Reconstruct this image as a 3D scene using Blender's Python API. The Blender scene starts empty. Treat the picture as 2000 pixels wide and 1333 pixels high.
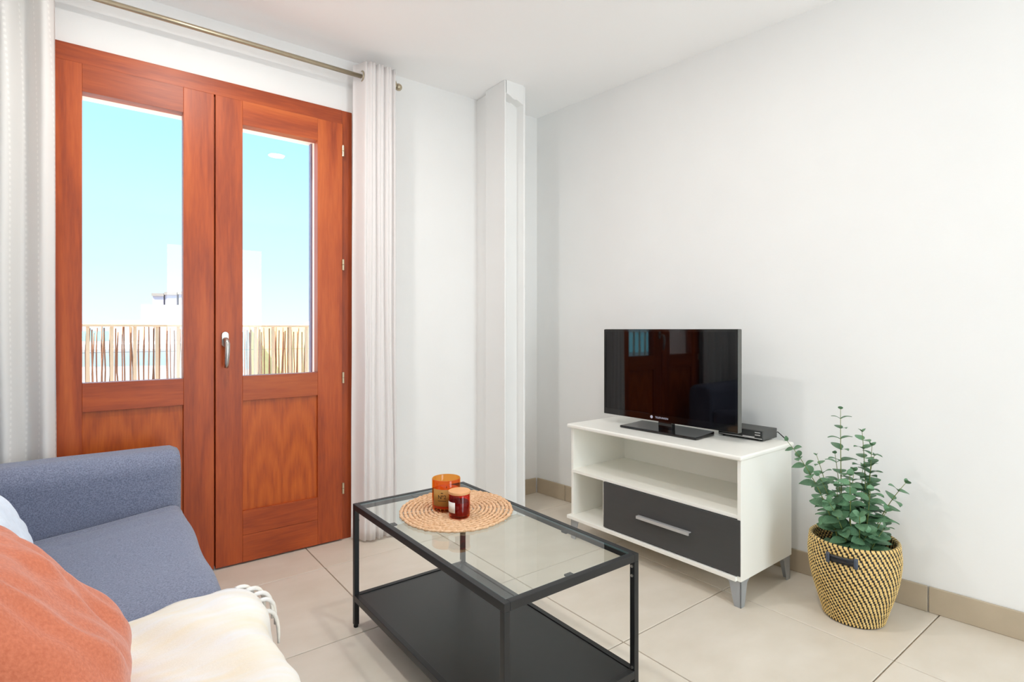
import bpy, bmesh, math, random
from mathutils import Vector, Matrix, noise
random.seed(7)
SC = bpy.context.scene
COL = SC.collection
PI = math.pi

# ------------------------------------------------------------------ camera
F_PX, CY = 1070.0, 644.0
ANG = math.atan(1393 / F_PX)                 # door wall runs along +X
cam_d = bpy.data.cameras.new('camera'); cam = bpy.data.objects.new('camera', cam_d); COL.objects.link(cam)
cam_d.sensor_width = 36; cam_d.lens = F_PX / 2000 * 36
cam_d.shift_y = -(666.5 - CY) / 2000
cam_d.clip_start = 0.02; cam_d.clip_end = 6000
cam.location = (0, 0, 1.1)
cam.rotation_euler = (PI / 2, 0, ANG - PI / 2)
SC.camera = cam

# ------------------------------------------------------------------ world, lights, exposure
SC.view_settings.view_transform = 'Standard'
SC.view_settings.look = 'None'
SC.view_settings.gamma = 1.0
SC.view_settings.use_curve_mapping = False
SC.view_settings.exposure = 0.0
SC.cycles.use_denoising = True
SC.cycles.max_bounces = 12
SC.cycles.diffuse_bounces = 8
SC.cycles.glossy_bounces = 6
SC.cycles.transparent_max_bounces = 16
SC.cycles.sample_clamp_indirect = 6
SC.cycles.caustics_reflective = False
SC.cycles.caustics_refractive = False

world = bpy.data.worlds.new('sky'); SC.world = world; world.use_nodes = True
wn = world.node_tree.nodes; wl = world.node_tree.links; wn.clear()
w_out = wn.new('ShaderNodeOutputWorld'); w_bg = wn.new('ShaderNodeBackground')
w_tc = wn.new('ShaderNodeTexCoord'); w_sep = wn.new('ShaderNodeSeparateXYZ')
w_r = wn.new('ShaderNodeValToRGB')
wl.new(w_tc.outputs['Generated'], w_sep.inputs[0]); wl.new(w_sep.outputs['Z'], w_r.inputs[0])
wl.new(w_r.outputs[0], w_bg.inputs[0]); wl.new(w_bg.outputs[0], w_out.inputs[0])
w_r.color_ramp.elements[0].position = 0.0; w_r.color_ramp.elements[0].color = (0.95, 1.4, 1.7, 1)
w_r.color_ramp.elements[1].position = 0.8; w_r.color_ramp.elements[1].color = (0.5, 1.35, 2.0, 1)
e = w_r.color_ramp.elements.new(0.10); e.color = (0.74, 1.4, 1.8, 1)
e = w_r.color_ramp.elements.new(0.30); e.color = (0.52, 1.38, 2.0, 1)
w_bg.inputs[1].default_value = 1.05

def lamp(name, typ, loc, rot, energy, color, **kw):
    d = bpy.data.lights.new(name, typ); d.energy = energy; d.color = color
    for k, v in kw.items(): setattr(d, k, v)
    o = bpy.data.objects.new(name, d); COL.objects.link(o); o.location = loc; o.rotation_euler = rot
    return o

sun_dir = Vector((0.60, 0.02, -0.80)).normalized()            # sun high to the left, along the facade
sun = lamp('sun', 'SUN', (0, -6, 12), sun_dir.to_track_quat('-Z', 'Y').to_euler(), 18.0, (1.0, 0.96, 0.90), angle=0.01)
REAR_Y = -2.4
# daylight coming in through the glazed door in the wall behind the camera
day = lamp('rear_door_daylight', 'AREA', (1.30, REAR_Y + 0.03, 1.12), (PI / 2, 0, 0), 45, (0.94, 0.975, 1.0),
           shape='RECTANGLE', size=1.1, size_y=2.1)
LAMPS = [(1.2, 0.95, 9.5), (0.35, 1.95, 14.0)]  # second one is an added, unseen lamp that lifts the sofa and door side

# ------------------------------------------------------------------ helpers
def lin(c):
    r = []
    for v in c[:3]:
        v = v / 255.0
        r.append(v / 12.92 if v <= 0.04045 else ((v + 0.055) / 1.055) ** 2.4)
    return (r[0], r[1], r[2], 1.0)

def scale(c, k): return tuple(min(1, v * k) for v in c[:3]) + (1.0,)

def pm(name, rgb, rough=0.5, var=0.06, nscale=8.0, stretch=(1, 1, 1), bump=0.0, bscale=60.0, metallic=0.0,
       spec=0.5, rand=0.0, sheen=0.0, coat=0.0, rgb2=None, bdist=0.002):
    """principled material whose colour wanders a little with noise"""
    m = bpy.data.materials.new(name); m.use_nodes = True
    nt = m.node_tree; n = nt.nodes; l = nt.links
    p = n['Principled BSDF']
    p.inputs['Roughness'].default_value = rough; p.inputs['Metallic'].default_value = metallic
    p.inputs['Specular IOR Level'].default_value = spec
    if sheen: p.inputs['Sheen Weight'].default_value = sheen
    if coat: p.inputs['Coat Weight'].default_value = coat; p.inputs['Coat Roughness'].default_value = 0.12
    tc = n.new('ShaderNodeTexCoord'); mp = n.new('ShaderNodeMapping'); mp.inputs['Scale'].default_value = stretch
    l.new(tc.outputs['Object'], mp.inputs[0])
    no = n.new('ShaderNodeTexNoise'); no.inputs['Scale'].default_value = nscale; no.inputs['Detail'].default_value = 5
    l.new(mp.outputs[0], no.inputs['Vector'])
    r = n.new('ShaderNodeValToRGB'); c = lin(rgb)
    r.color_ramp.elements[0].position = 0.3; r.color_ramp.elements[1].position = 0.7
    r.color_ramp.elements[0].color = lin(rgb2) if rgb2 else scale(c, 1 - var)
    r.color_ramp.elements[1].color = c if rgb2 else scale(c, 1 + var)
    l.new(no.outputs['Fac'], r.inputs[0]); colo = r.outputs[0]
    if rand:
        oi = n.new('ShaderNodeObjectInfo'); hs = n.new('ShaderNodeHueSaturation')
        mr = n.new('ShaderNodeMapRange'); mr.inputs['To Min'].default_value = 1 - rand; mr.inputs['To Max'].default_value = 1 + rand
        l.new(oi.outputs['Random'], mr.inputs[0]); l.new(mr.outputs[0], hs.inputs['Value']); l.new(colo, hs.inputs['Color'])
        colo = hs.outputs[0]
    l.new(colo, p.inputs['Base Color'])
    if bump:
        b = n.new('ShaderNodeBump'); b.inputs['Strength'].default_value = bump; b.inputs['Distance'].default_value = bdist
        n2 = n.new('ShaderNodeTexNoise'); n2.inputs['Scale'].default_value = bscale; n2.inputs['Detail'].default_value = 3
        l.new(mp.outputs[0], n2.inputs['Vector']); l.new(n2.outputs['Fac'], b.inputs['Height']); l.new(b.outputs[0], p.inputs['Normal'])
    return m

def wood(name, axis, dark, mid, light, wave=9.0, rough=0.42, st=0.09, rings=4.2, dist=0.25, fm=0.45, cathedral=False):
    """polished reddish hardwood, grain along the given axis"""
    m = bpy.data.materials.new(name); m.use_nodes = True
    nt = m.node_tree; n = nt.nodes; l = nt.links; p = n['Principled BSDF']
    p.inputs['Roughness'].default_value = rough; p.inputs['Specular IOR Level'].default_value = 0.45
    tc = n.new('ShaderNodeTexCoord'); mp = n.new('ShaderNodeMapping'); oi = n.new('ShaderNodeObjectInfo')
    s = [1.0, 1.0, 1.0]; s['XYZ'.index(axis)] = st; mp.inputs['Scale'].default_value = s
    add = n.new('ShaderNodeVectorMath'); add.operation = 'ADD'; mul = n.new('ShaderNodeMath'); mul.operation = 'MULTIPLY'; mul.inputs[1].default_value = 9.0
    l.new(oi.outputs['Random'], mul.inputs[0]); l.new(tc.outputs['Object'], add.inputs[0]); l.new(mul.outputs[0], add.inputs[1])
    l.new(add.outputs[0], mp.inputs[0])
    big = n.new('ShaderNodeTexNoise'); big.inputs['Scale'].default_value = wave; big.inputs['Detail'].default_value = 4; big.inputs['Distortion'].default_value = dist
    fine = n.new('ShaderNodeTexNoise'); fine.inputs['Scale'].default_value = 130; fine.inputs['Detail'].default_value = 4
    l.new(mp.outputs[0], big.inputs['Vector']); l.new(mp.outputs[0], fine.inputs['Vector'])
    ring = n.new('ShaderNodeMath'); ring.operation = 'MULTIPLY'; ring.inputs[1].default_value = rings
    fr = n.new('ShaderNodeMath'); fr.operation = 'PINGPONG'; fr.inputs[1].default_value = 1.0
    l.new(big.outputs['Fac'], ring.inputs[0]); l.new(ring.outputs[0], fr.inputs[0])
    mx = n.new('ShaderNodeMix'); mx.data_type = 'FLOAT'; mx.inputs[0].default_value = fm
    if cathedral:                                   # two book-matched flame figures side by side
        sp = n.new('ShaderNodeSeparateXYZ'); cb_ = n.new('ShaderNodeCombineXYZ'); l.new(tc.outputs['Object'], sp.inputs[0])
        src = sp.outputs['X']
        for off in (0.295, 0.075, 0.0):
            ab = n.new('ShaderNodeMath'); ab.operation = 'ABSOLUTE'; l.new(src, ab.inputs[0])
            sb = n.new('ShaderNodeMath'); sb.operation = 'SUBTRACT'; sb.inputs[1].default_value = off; l.new(ab.outputs[0], sb.inputs[0]); src = sb.outputs[0]
        zz = n.new('ShaderNodeMath'); zz.operation = 'MULTIPLY_ADD'; zz.inputs[1].default_value = 0.20; zz.inputs[2].default_value = -0.045; l.new(sp.outputs['Z'], zz.inputs[0])
        l.new(src, cb_.inputs['X']); l.new(zz.outputs[0], cb_.inputs['Z'])
        wv = n.new('ShaderNodeTexWave'); wv.wave_type = 'RINGS'; wv.rings_direction = 'Y'; wv.inputs['Scale'].default_value = 8; wv.inputs['Distortion'].default_value = 4.5
        wv.inputs['Detail'].default_value = 3; wv.inputs['Detail Scale'].default_value = 1.2; l.new(cb_.outputs[0], wv.inputs['Vector'])
        l.new(wv.outputs['Fac'], mx.inputs[2])
    else: l.new(fr.outputs[0], mx.inputs[2])
    l.new(fine.outputs['Fac'], mx.inputs[3])
    r = n.new('ShaderNodeValToRGB'); r.color_ramp.elements[0].color = lin(dark); r.color_ramp.elements[1].color = lin(light)
    r.color_ramp.elements[0].position = 0.12; r.color_ramp.elements[1].position = 0.85
    e = r.color_ramp.elements.new(0.45); e.color = lin(mid)
    l.new(mx.outputs[0], r.inputs[0])
    hs = n.new('ShaderNodeHueSaturation'); mr = n.new('ShaderNodeMapRange'); mr.inputs['To Min'].default_value = 0.88; mr.inputs['To Max'].default_value = 1.1
    l.new(oi.outputs['Random'], mr.inputs[0]); l.new(mr.outputs[0], hs.inputs['Value']); l.new(r.outputs[0], hs.inputs['Color'])
    l.new(hs.outputs[0], p.inputs['Base Color'])
    b = n.new('ShaderNodeBump'); b.inputs['Strength'].default_value = 0.12; b.inputs['Distance'].default_value = 0.001
    l.new(fine.outputs['Fac'], b.inputs['Height']); l.new(b.outputs[0], p.inputs['Normal'])
    return m

def pane_glass(name, tint=(1, 1, 1), ior=1.5, rough=0.0):
    """thin clear pane: see-through with a Fresnel reflection"""
    m = bpy.data.materials.new(name); m.use_nodes = True
    nt = m.node_tree; n = nt.nodes; l = nt.links; n.clear()
    o = n.new('ShaderNodeOutputMaterial'); mx = n.new('ShaderNodeMixShader'); fr = n.new('ShaderNodeFresnel'); fr.inputs[0].default_value = ior
    tr = n.new('ShaderNodeBsdfTransparent'); tr.inputs[0].default_value = tint + (1,)
    gl = n.new('ShaderNodeBsdfGlossy'); gl.inputs['Roughness'].default_value = rough
    ge = n.new('ShaderNodeNewGeometry'); fm = n.new('ShaderNodeMath'); fm.operation = 'SUBTRACT'; fm.inputs[0].default_value = 1.0
    k = n.new('ShaderNodeMath'); k.operation = 'MULTIPLY'          # only the outer faces of the sheet reflect
    l.new(ge.outputs['Backfacing'], fm.inputs[1]); l.new(fr.outputs[0], k.inputs[0]); l.new(fm.outputs[0], k.inputs[1])
    l.new(k.outputs[0], mx.inputs[0]); l.new(tr.outputs[0], mx.inputs[1]); l.new(gl.outputs[0], mx.inputs[2]); l.new(mx.outputs[0], o.inputs[0])
    return m

def emit(name, rgb, k):
    m = bpy.data.materials.new(name); m.use_nodes = True
    p = m.node_tree.nodes['Principled BSDF']; p.inputs['Base Color'].default_value = lin(rgb)
    p.inputs['Emission Color'].default_value = lin(rgb); p.inputs['Emission Strength'].default_value = k
    return m

def tag(o, label=None, cat=None, group=None, kind=None):
    if label: o['label'] = label
    if cat: o['category'] = cat
    if group: o['group'] = group
    if kind: o['kind'] = kind
    return o

def thing(name, label, cat, loc=(0, 0, 0), rotz=0.0, group=None, kind=None):
    o = bpy.data.objects.new(name, None); COL.objects.link(o); o.empty_display_size = 0.05
    o.location = loc; o.rotation_euler = (0, 0, rotz)
    return tag(o, label, cat, group, kind)

def link(name, me, parent=None, loc=(0, 0, 0)):
    o = bpy.data.objects.new(name, me); COL.objects.link(o); o.parent = parent; o.location = loc
    return o

class MB:
    """collects shapes into one mesh"""
    def __init__(s): s.v = []; s.f = []; s.mi = []
    def add(s, vs, fs, mi=0):
        k = len(s.v); s.v += [tuple(v) for v in vs]; s.f += [tuple(i + k for i in f) for f in fs]; s.mi += [mi] * len(fs); return s
    def box(s, x0, x1, y0, y1, z0, z1, mi=0):
        vs = [(x, y, z) for z in (z0, z1) for y in (y0, y1) for x in (x0, x1)]
        return s.add(vs, [(0, 2, 3, 1), (4, 5, 7, 6), (0, 1, 5, 4), (1, 3, 7, 5), (3, 2, 6, 7), (2, 0, 4, 6)], mi)
    def prism(s, poly, z0, z1, mi=0):
        n = len(poly); vs = [(x, y, z0) for x, y in poly] + [(x, y, z1) for x, y in poly]
        return s.add(vs, [tuple(range(n - 1, -1, -1)), tuple(range(n, 2 * n))] + [(i, (i + 1) % n, n + (i + 1) % n, n + i) for i in range(n)], mi)
    def lathe(s, prof, seg=32, c=(0, 0, 0), mi=0, cap0=False, cap1=False):
        vs = [(c[0] + r * math.cos(2 * PI * j / seg), c[1] + r * math.sin(2 * PI * j / seg), c[2] + z) for r, z in prof for j in range(seg)]
        fs = [(i * seg + j, i * seg + (j + 1) % seg, (i + 1) * seg + (j + 1) % seg, (i + 1) * seg + j) for i in range(len(prof) - 1) for j in range(seg)]
        if cap0: fs.append(tuple(range(seg - 1, -1, -1)))
        if cap1: fs.append(tuple((len(prof) - 1) * seg + j for j in range(seg)))
        return s.add(vs, fs, mi)
    def tube(s, pts, rad, seg=8, mi=0, cap=True):
        pts = [Vector(p) for p in pts]; n = len(pts); rr = rad if isinstance(rad, (list, tuple)) else [rad] * n
        vs = []; up = None
        for i, p in enumerate(pts):
            t = (pts[min(i + 1, n - 1)] - pts[max(i - 1, 0)]).normalized()
            if up is None: up = t.orthogonal().normalized()
            up = (up - t * up.dot(t)).normalized(); sd = t.cross(up)
            for j in range(seg):
                a = 2 * PI * j / seg; vs.append(p + (up * math.cos(a) + sd * math.sin(a)) * rr[i])
        fs = [(i * seg + j, i * seg + (j + 1) % seg, (i + 1) * seg + (j + 1) % seg, (i + 1) * seg + j) for i in range(n - 1) for j in range(seg)]
        if cap: fs += [tuple(range(seg - 1, -1, -1)), tuple((n - 1) * seg + j for j in range(seg))]
        return s.add(vs, fs, mi)
    def grid(s, fn, nu, nv, mi=0, closed_u=False):
        vs = [fn(i / (nu if closed_u else nu - 1), j / (nv - 1)) for j in range(nv) for i in range(nu)]
        fs = []
        for j in range(nv - 1):
            for i in range(nu if closed_u else nu - 1):
                a = j * nu + i; b = j * nu + (i + 1) % nu
                fs.append((a, b, b + nu, a + nu))
        return s.add(vs, fs, mi)
    def build(s, name, mats, parent=None, loc=(0, 0, 0), smooth=False, bevel=0, seg=2, subsurf=0, solid=0):
        me = bpy.data.meshes.new(name); me.from_pydata(s.v, [], s.f)
        if not isinstance(mats, (list, tuple)): mats = [mats]
        for m in mats: me.materials.append(m)
        if len(mats) > 1: me.polygons.foreach_set('material_index', s.mi)
        bm = bmesh.new(); bm.from_mesh(me); bmesh.ops.recalc_face_normals(bm, faces=bm.faces); bm.to_mesh(me); bm.free()
        if smooth: me.polygons.foreach_set('use_smooth', [True] * len(me.polygons))
        me.update(); o = link(name, me, parent, loc)
        if solid:
            q = o.modifiers.new('solid', 'SOLIDIFY'); q.thickness = solid; q.offset = 0
        if bevel:
            b = o.modifiers.new('bevel', 'BEVEL'); b.width = bevel; b.segments = seg; b.limit_method = 'ANGLE'; b.angle_limit = math.radians(40)
            if not smooth:
                me.polygons.foreach_set('use_smooth', [True] * len(me.polygons))
                wnm = o.modifiers.new('wn', 'WEIGHTED_NORMAL'); wnm.keep_sharp = True
        if subsurf:
            q = o.modifiers.new('sub', 'SUBSURF'); q.levels = subsurf; q.render_levels = subsurf
        return o

def box(name, mat, parent, x0, x1, y0, y1, z0, z1, bevel=0, seg=2):
    return MB().box(x0, x1, y0, y1, z0, z1).build(name, mat, parent, bevel=bevel, seg=seg)

def text_mesh(body, size, depth=0.0004):
    cu = bpy.data.curves.new('txt', 'FONT'); cu.body = body; cu.size = size; cu.align_x = 'CENTER'; cu.align_y = 'CENTER'; cu.extrude = depth; cu.resolution_u = 3
    o = bpy.data.objects.new('txt', cu); COL.objects.link(o)
    me = bpy.data.meshes.new_from_object(o.evaluated_get(bpy.context.evaluated_depsgraph_get()))
    bpy.data.objects.remove(o); bpy.data.curves.remove(cu)
    return me

# ------------------------------------------------------------------ materials
M = {}
M['wall'] = pm('white_plaster', (238, 238, 237), 0.75, 0.012, 3, bump=0.12, bscale=90, spec=0.2)
M['ceil'] = pm('ceiling_paint', (250, 250, 250), 0.85, 0.012, 3, spec=0.1)
M['reveal'] = pm('pink_render', (248, 230, 222), 0.85, 0.02, 6, bump=0.2)
M['tile'] = pm('beige_tile', (224, 215, 202), 0.34, 0.05, 5, rand=0.010, stretch=(1, 1.6, 1), bump=0.04, bscale=40, spec=0.4, rgb2=(214, 204, 189))
M['grout'] = pm('grout', (150, 130, 105), 0.9, 0.08, 30)
M['base'] = pm('baseboard_tile', (183, 168, 146), 0.4, 0.06, 9, rand=0.04, spec=0.4)
WD, WM, WL = (136, 52, 18), (168, 73, 25), (190, 94, 38)
M['wood_v'] = wood('mahogany_vertical', 'Z', WD, WM, WL)
M['wood_h'] = wood('mahogany_horizontal', 'X', WD, WM, WL)
M['wood_p'] = wood('mahogany_panel', 'Z', (148, 60, 14), (180, 80, 18), (200, 98, 28), fm=0.74, cathedral=True)
M['glass'] = pane_glass('door_glass')
M['tglass'] = pane_glass('table_glass', (0.965, 0.99, 0.975), 2.0)
M['gedge'] = pm('glass_edge', (96, 118, 122), 0.15, 0.02)
M['steel'] = pm('brushed_steel', (196, 194, 190), 0.3, 0.04, 40, metallic=1.0)
M['bronze'] = pm('satin_nickel_rod', (186, 174, 150), 0.36, 0.05, 30, metallic=0.85)
M['hinge'] = pm('hinge_brass', (205, 190, 160), 0.35, 0.05, metallic=0.8)
M['black'] = pm('black_powdercoat', (20, 21, 23), 0.42, 0.06, 60, bump=0.05, bscale=300)
M['shelf'] = pm('black_sheet_metal', (32, 33, 33), 0.36, 0.05, 40)
M['rubber'] = pm('rubber', (20, 20, 20), 0.7, 0.05)
M['white_lam'] = pm('cream_white_laminate', (244, 243, 236), 0.4, 0.01, 5, spec=0.4)
M['dark_lam'] = pm('anthracite_laminate', (66, 66, 66), 0.45, 0.04, 12, stretch=(1, 1, 6))
M['alu'] = pm('grey_lacquered_metal', (168, 172, 176), 0.4, 0.03, metallic=0.35)
M['handle'] = pm('silver_handle', (200, 200, 200), 0.35, 0.03, metallic=0.5)
M['tvgloss'] = pm('gloss_black_plastic', (10, 10, 11), 0.06, 0.05, spec=0.6)
M['screen'] = pm('tv_screen', (3, 3, 5), 0.03, 0.02, spec=0.5)
M['tvedge'] = pm('tv_edge_grey', (98, 98, 94), 0.35, 0.03, metallic=0.3)
M['boxgrey'] = pm('receiver_grey', (74, 75, 73), 0.45, 0.05, 30)
M['boxface'] = pm('receiver_face', (34, 37, 38), 0.2, 0.05)
M['silverline'] = pm('silver_trim', (205, 205, 205), 0.25, 0.02, metallic=0.6)
M['logo'] = pm('silver_print', (205, 205, 225), 0.4, 0.02)
M['digits'] = emit('red_digits', (200, 90, 60), 0.5)
M['jar'] = None
M['wax'] = pm('amber_wax', (190, 110, 40), 0.5, 0.05)
M['wax_b'] = pm('dark_wax', (140, 52, 14), 0.5, 0.05)
M['lbl_g'] = pm('kraft_gold_label', (170, 122, 52), 0.6, 0.08, 40)
M['lbl_w'] = pm('white_paper_label', (232, 226, 218), 0.7, 0.02)
M['ink'] = pm('black_ink', (28, 22, 14), 0.7, 0.02)
M['lid'] = pm('beech_lid', (222, 164, 112), 0.5, 0.08, 12, stretch=(1, 6, 1))
M['straw'] = pm('seagrass', (236, 200, 164), 0.75, 0.1, 110, rgb2=(200, 152, 108), bump=0.4, bscale=260)
M['stem'] = pm('plant_stem', (120, 132, 66), 0.6, 0.15, 40)
M['soil'] = pm('dark_pot_filler', (48, 38, 26), 0.9, 0.2, 40)
M['leather'] = pm('black_leather', (22, 23, 28), 0.4, 0.08, 50)
M['tab'] = pm('blue_grey_leather', (70, 78, 92), 0.45, 0.1, 60, bump=0.3, bscale=200)
M['wv_y'] = pm('straw_yellow', (236, 206, 138), 0.55, 0.12, 60, rgb2=(216, 178, 104))
M['wv_k'] = pm('dark_cane', (30, 24, 16), 0.6, 0.15, 60)
M['sofa'] = pm('blue_grey_upholstery', (140, 147, 170), 0.9, 0.14, 260, rgb2=(100, 106, 126), bump=0.5, bscale=420, sheen=0.25, spec=0.15)
M['coral'] = pm('coral_cotton', (206, 122, 92), 0.9, 0.05, 190, rgb2=(188, 104, 76), bump=0.4, bscale=300, sheen=0.3, spec=0.1)
M['paleblue'] = pm('pale_blue_cotton', (214, 224, 238), 0.9, 0.04, 70, bump=0.3, bscale=300, sheen=0.2, spec=0.1)
M['throw'] = pm('cream_throw', (236, 235, 235), 0.9, 0.03, 6, rgb2=(238, 228, 208), bump=0.5, bscale=240, stretch=(1, 5, 1), sheen=0.2, spec=0.1)
M['reed'] = pm('reed', (150, 106, 80), 0.8, 0.14, 14, rand=0.25)
M['guide'] = pm('lavender_grey_metal', (140, 132, 158), 0.5, 0.05)
M['rail'] = pm('rail_paint', (190, 172, 146), 0.6, 0.06)
M['bld_w'] = pm('sunlit_white_render', (226, 212, 206), 0.9, 0.03)
M['chim'] = pm('chimney_render', (158, 150, 162), 0.9, 0.03)
M['chimcap'] = pm('chimney_cap_stone', (140, 128, 120), 0.9, 0.03)
M['bld_y'] = pm('ochre_render', (236, 202, 140), 0.9, 0.05)
M['slate'] = pm('grey_tile_roof', (170, 172, 190), 0.8, 0.08)
M['terrace'] = pm('terrace_tile', (226, 204, 190), 0.8, 0.06)
M['sea'] = pm('sea_water', (110, 196, 208), 0.35, 0.05, 0.02)
M['town'] = pm('town_ground', (200, 190, 176), 0.95, 0.1, 0.4)
M['lampwhite'] = pm('lamp_ring_white', (240, 240, 238), 0.4, 0.01)
M['lampglow'] = emit('lamp_diffuser', (255, 246, 230), 9.0)

def leaf_mat():
    m = pm('eucalyptus_leaf', (124, 164, 126), 0.5, 0.1, 30, rgb2=(62, 104, 72), rand=0.22, spec=0.4)
    p = m.node_tree.nodes['Principled BSDF']
    p.inputs['Subsurface Weight'].default_value = 0.0
    return m
M['leaf'] = leaf_mat()

def curtain_mat(name, dots, rgb=(246, 245, 243)):
    """white voile, optionally with woven dotted stripes; partly lets light through"""
    m = bpy.data.materials.new(name); m.use_nodes = True
    nt = m.node_tree; n = nt.nodes; l = nt.links; n.clear()
    o = n.new('ShaderNodeOutputMaterial'); mx = n.new('ShaderNodeMixShader'); mx.inputs[0].default_value = 0.32
    d = n.new('ShaderNodeBsdfDiffuse'); t = n.new('ShaderNodeBsdfTranslucent')
    uv = n.new('ShaderNodeUVMap'); uv.uv_map = 'UVMap'; sx = n.new('ShaderNodeSeparateXYZ'); l.new(uv.outputs[0], sx.inputs[0])
    def band(sock, per, w):
        a = n.new('ShaderNodeMath'); a.operation = 'DIVIDE'; a.inputs[1].default_value = per; l.new(sock, a.inputs[0])
        b = n.new('ShaderNodeMath'); b.operation = 'FRACT'; l.new(a.outputs[0], b.inputs[0])
        c = n.new('ShaderNodeMath'); c.operation = 'LESS_THAN'; c.inputs[1].default_value = w; l.new(b.outputs[0], c.inputs[0])
        return c.outputs[0]
    mixc = n.new('ShaderNodeMix'); mixc.data_type = 'RGBA'
    c0 = lin(rgb); mixc.inputs[6].default_value = scale(c0, 0.95 if dots else 1.0); mixc.inputs[7].default_value = (0.96, 0.95, 0.93, 1)
    k = n.new('ShaderNodeMath'); k.operation = 'MULTIPLY'
    l.new(band(sx.outputs['X'], 0.075, 0.10), k.inputs[0]); l.new(band(sx.outputs['Y'], 0.022, 0.5), k.inputs[1])
    if dots: l.new(k.outputs[0], mixc.inputs[0])
    else: mixc.inputs[0].default_value = 0
    l.new(mixc.outputs[2], d.inputs[0]); l.new(mixc.outputs[2], t.inputs[0])
    l.new(d.outputs[0], mx.inputs[1]); l.new(t.outputs[0], mx.inputs[2]); l.new(mx.outputs[0], o.inputs[0])
    return m
M['curt_d'] = curtain_mat('dotted_voile', True)
M['curt'] = curtain_mat('plain_voile', False, (248, 245, 244))

def amber(name, tint, ior=1.45):
    return pane_glass(name, tint, ior, 0.02)
M['amber'] = amber('amber_glass', (0.96, 0.58, 0.20))
M['amber_d'] = amber('red_amber_glass', (0.88, 0.36, 0.14))

# ------------------------------------------------------------------ the room
WY = 2.84                     # inner face of the door wall
CEIL = 2.53
LX = -0.62                    # inner face of the wall behind the sofa
def rwx(y): return 2.656 - 0.0922 * y        # the right wall is not quite square to the door wall

fl = tag(MB().box(LX - 0.15, 2.95, REAR_Y - 0.2, 3.1, -0.16, -0.006).build('floor', M['grout']), 'beige large-format tiled floor with thin brown joints', 'floor', kind='structure')
tx, ty = 0.63, 0.62
me_tile = None
for i in range(-3, 4):
    for j in range(-5, 4):
        x0 = 0.855 + i * tx; y0 = 0.67 + j * ty
        if x0 + tx < LX or x0 > 2.9 or y0 + ty < REAR_Y or y0 > WY: continue
        if me_tile is None:
            o = MB().box(0.002, tx - 0.002, 0.002, ty - 0.002, -0.012, 0.0).build('tile', M['tile'], fl, bevel=0.0015, seg=1)
            me_tile = o.data; o.location = (x0, y0, 0); me_tile.polygons.foreach_set('use_smooth', [False] * 6)
        else:
            o = link('tile', me_tile, fl, (x0, y0, 0))
            b = o.modifiers.new('bevel', 'BEVEL'); b.width = 0.0015; b.segments = 1

tag(MB().box(LX - 0.3, 3.1, REAR_Y - 0.4, 3.1, CEIL, CEIL + 0.2).build('ceiling', M['ceil']), 'plain white ceiling', 'ceiling', kind='structure')

OX0, OX1, OZ = -0.205, 1.097, 2.25      # hole for the frame
RX0, RX1, RZ = -0.07, 0.965, 2.122      # masonry opening behind it
wb = MB()
for (y0, y1, a, b, z) in ((WY, WY + 0.035, OX0, OX1, OZ),):
    wb.box(LX - 0.15, a, y0, y1, 0, CEIL).box(b, 2.6, y0, y1, 0, CEIL).box(a, b, y0, y1, z, CEIL)
tag(wb.build('wall_back', M['wall']), 'white plaster wall around the wooden balcony door', 'wall', kind='structure')
wo = MB(); y0, y1 = WY + 0.035, 3.10
wo.box(LX - 0.3, RX0, y0, y1, -0.2, CEIL + 0.3).box(RX1, 3.0, y0, y1, -0.2, CEIL + 0.3).box(RX0, RX1, y0, y1, RZ, CEIL + 0.3).box(RX0, RX1, y0, y1, -0.2, 0.03)
tag(wo.build('wall_outside', M['reveal']), 'pale pink rendered outer wall and reveal behind the balcony door', 'wall', kind='structure')
tag(MB().prism([(rwx(-2.6), -2.6), (rwx(-2.6) + 0.35, -2.6), (3.0, WY + 0.03), (rwx(WY + 0.03), WY + 0.03)], 0, CEIL).build('wall_right', M['wall']),
    'bare white plaster wall behind the television', 'wall', kind='structure')
tag(MB().box(LX - 0.15, LX, REAR_Y - 0.2, WY, 0, CEIL).build('wall_left', M['wall']), 'white plaster wall behind the sofa', 'wall', kind='structure')
RDX0, RDX1, RDZ = 0.72, 1.90, 2.21
wf = MB(); y0, y1 = REAR_Y - 0.2, REAR_Y
wf.box(LX, RDX0, y0, y1, 0, CEIL).box(RDX1, 2.9, y0, y1, 0, CEIL).box(RDX0, RDX1, y0, y1, RDZ, CEIL)
tag(wf.build('wall_front', M['wall']), 'white wall behind the camera with a glazed door opening', 'wall', kind='structure')

# glazed door behind the camera
d2 = thing('door_2', 'white framed glazed door in the wall behind the camera', 'door', (0, REAR_Y - 0.1, 0), kind='structure')
box('frame', M['white_lam'], d2, RDX0 + 0.002, RDX0 + 0.05, -0.04, 0.04, 0.002, RDZ - 0.002)
box('frame', M['white_lam'], d2, RDX1 - 0.05, RDX1 - 0.002, -0.04, 0.04, 0.002, RDZ - 0.002)
box('frame', M['white_lam'], d2, RDX0 + 0.05, RDX1 - 0.05, -0.04, 0.04, RDZ - 0.06, RDZ - 0.002)
box('frame', M['white_lam'], d2, RDX0 + 0.05, RDX1 - 0.05, -0.04, 0.04, 0.002, 0.06)
box('pane', M['glass'], d2, RDX0 + 0.05, RDX1 - 0.05, -0.005, 0.005, 0.06, RDZ - 0.06)

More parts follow.
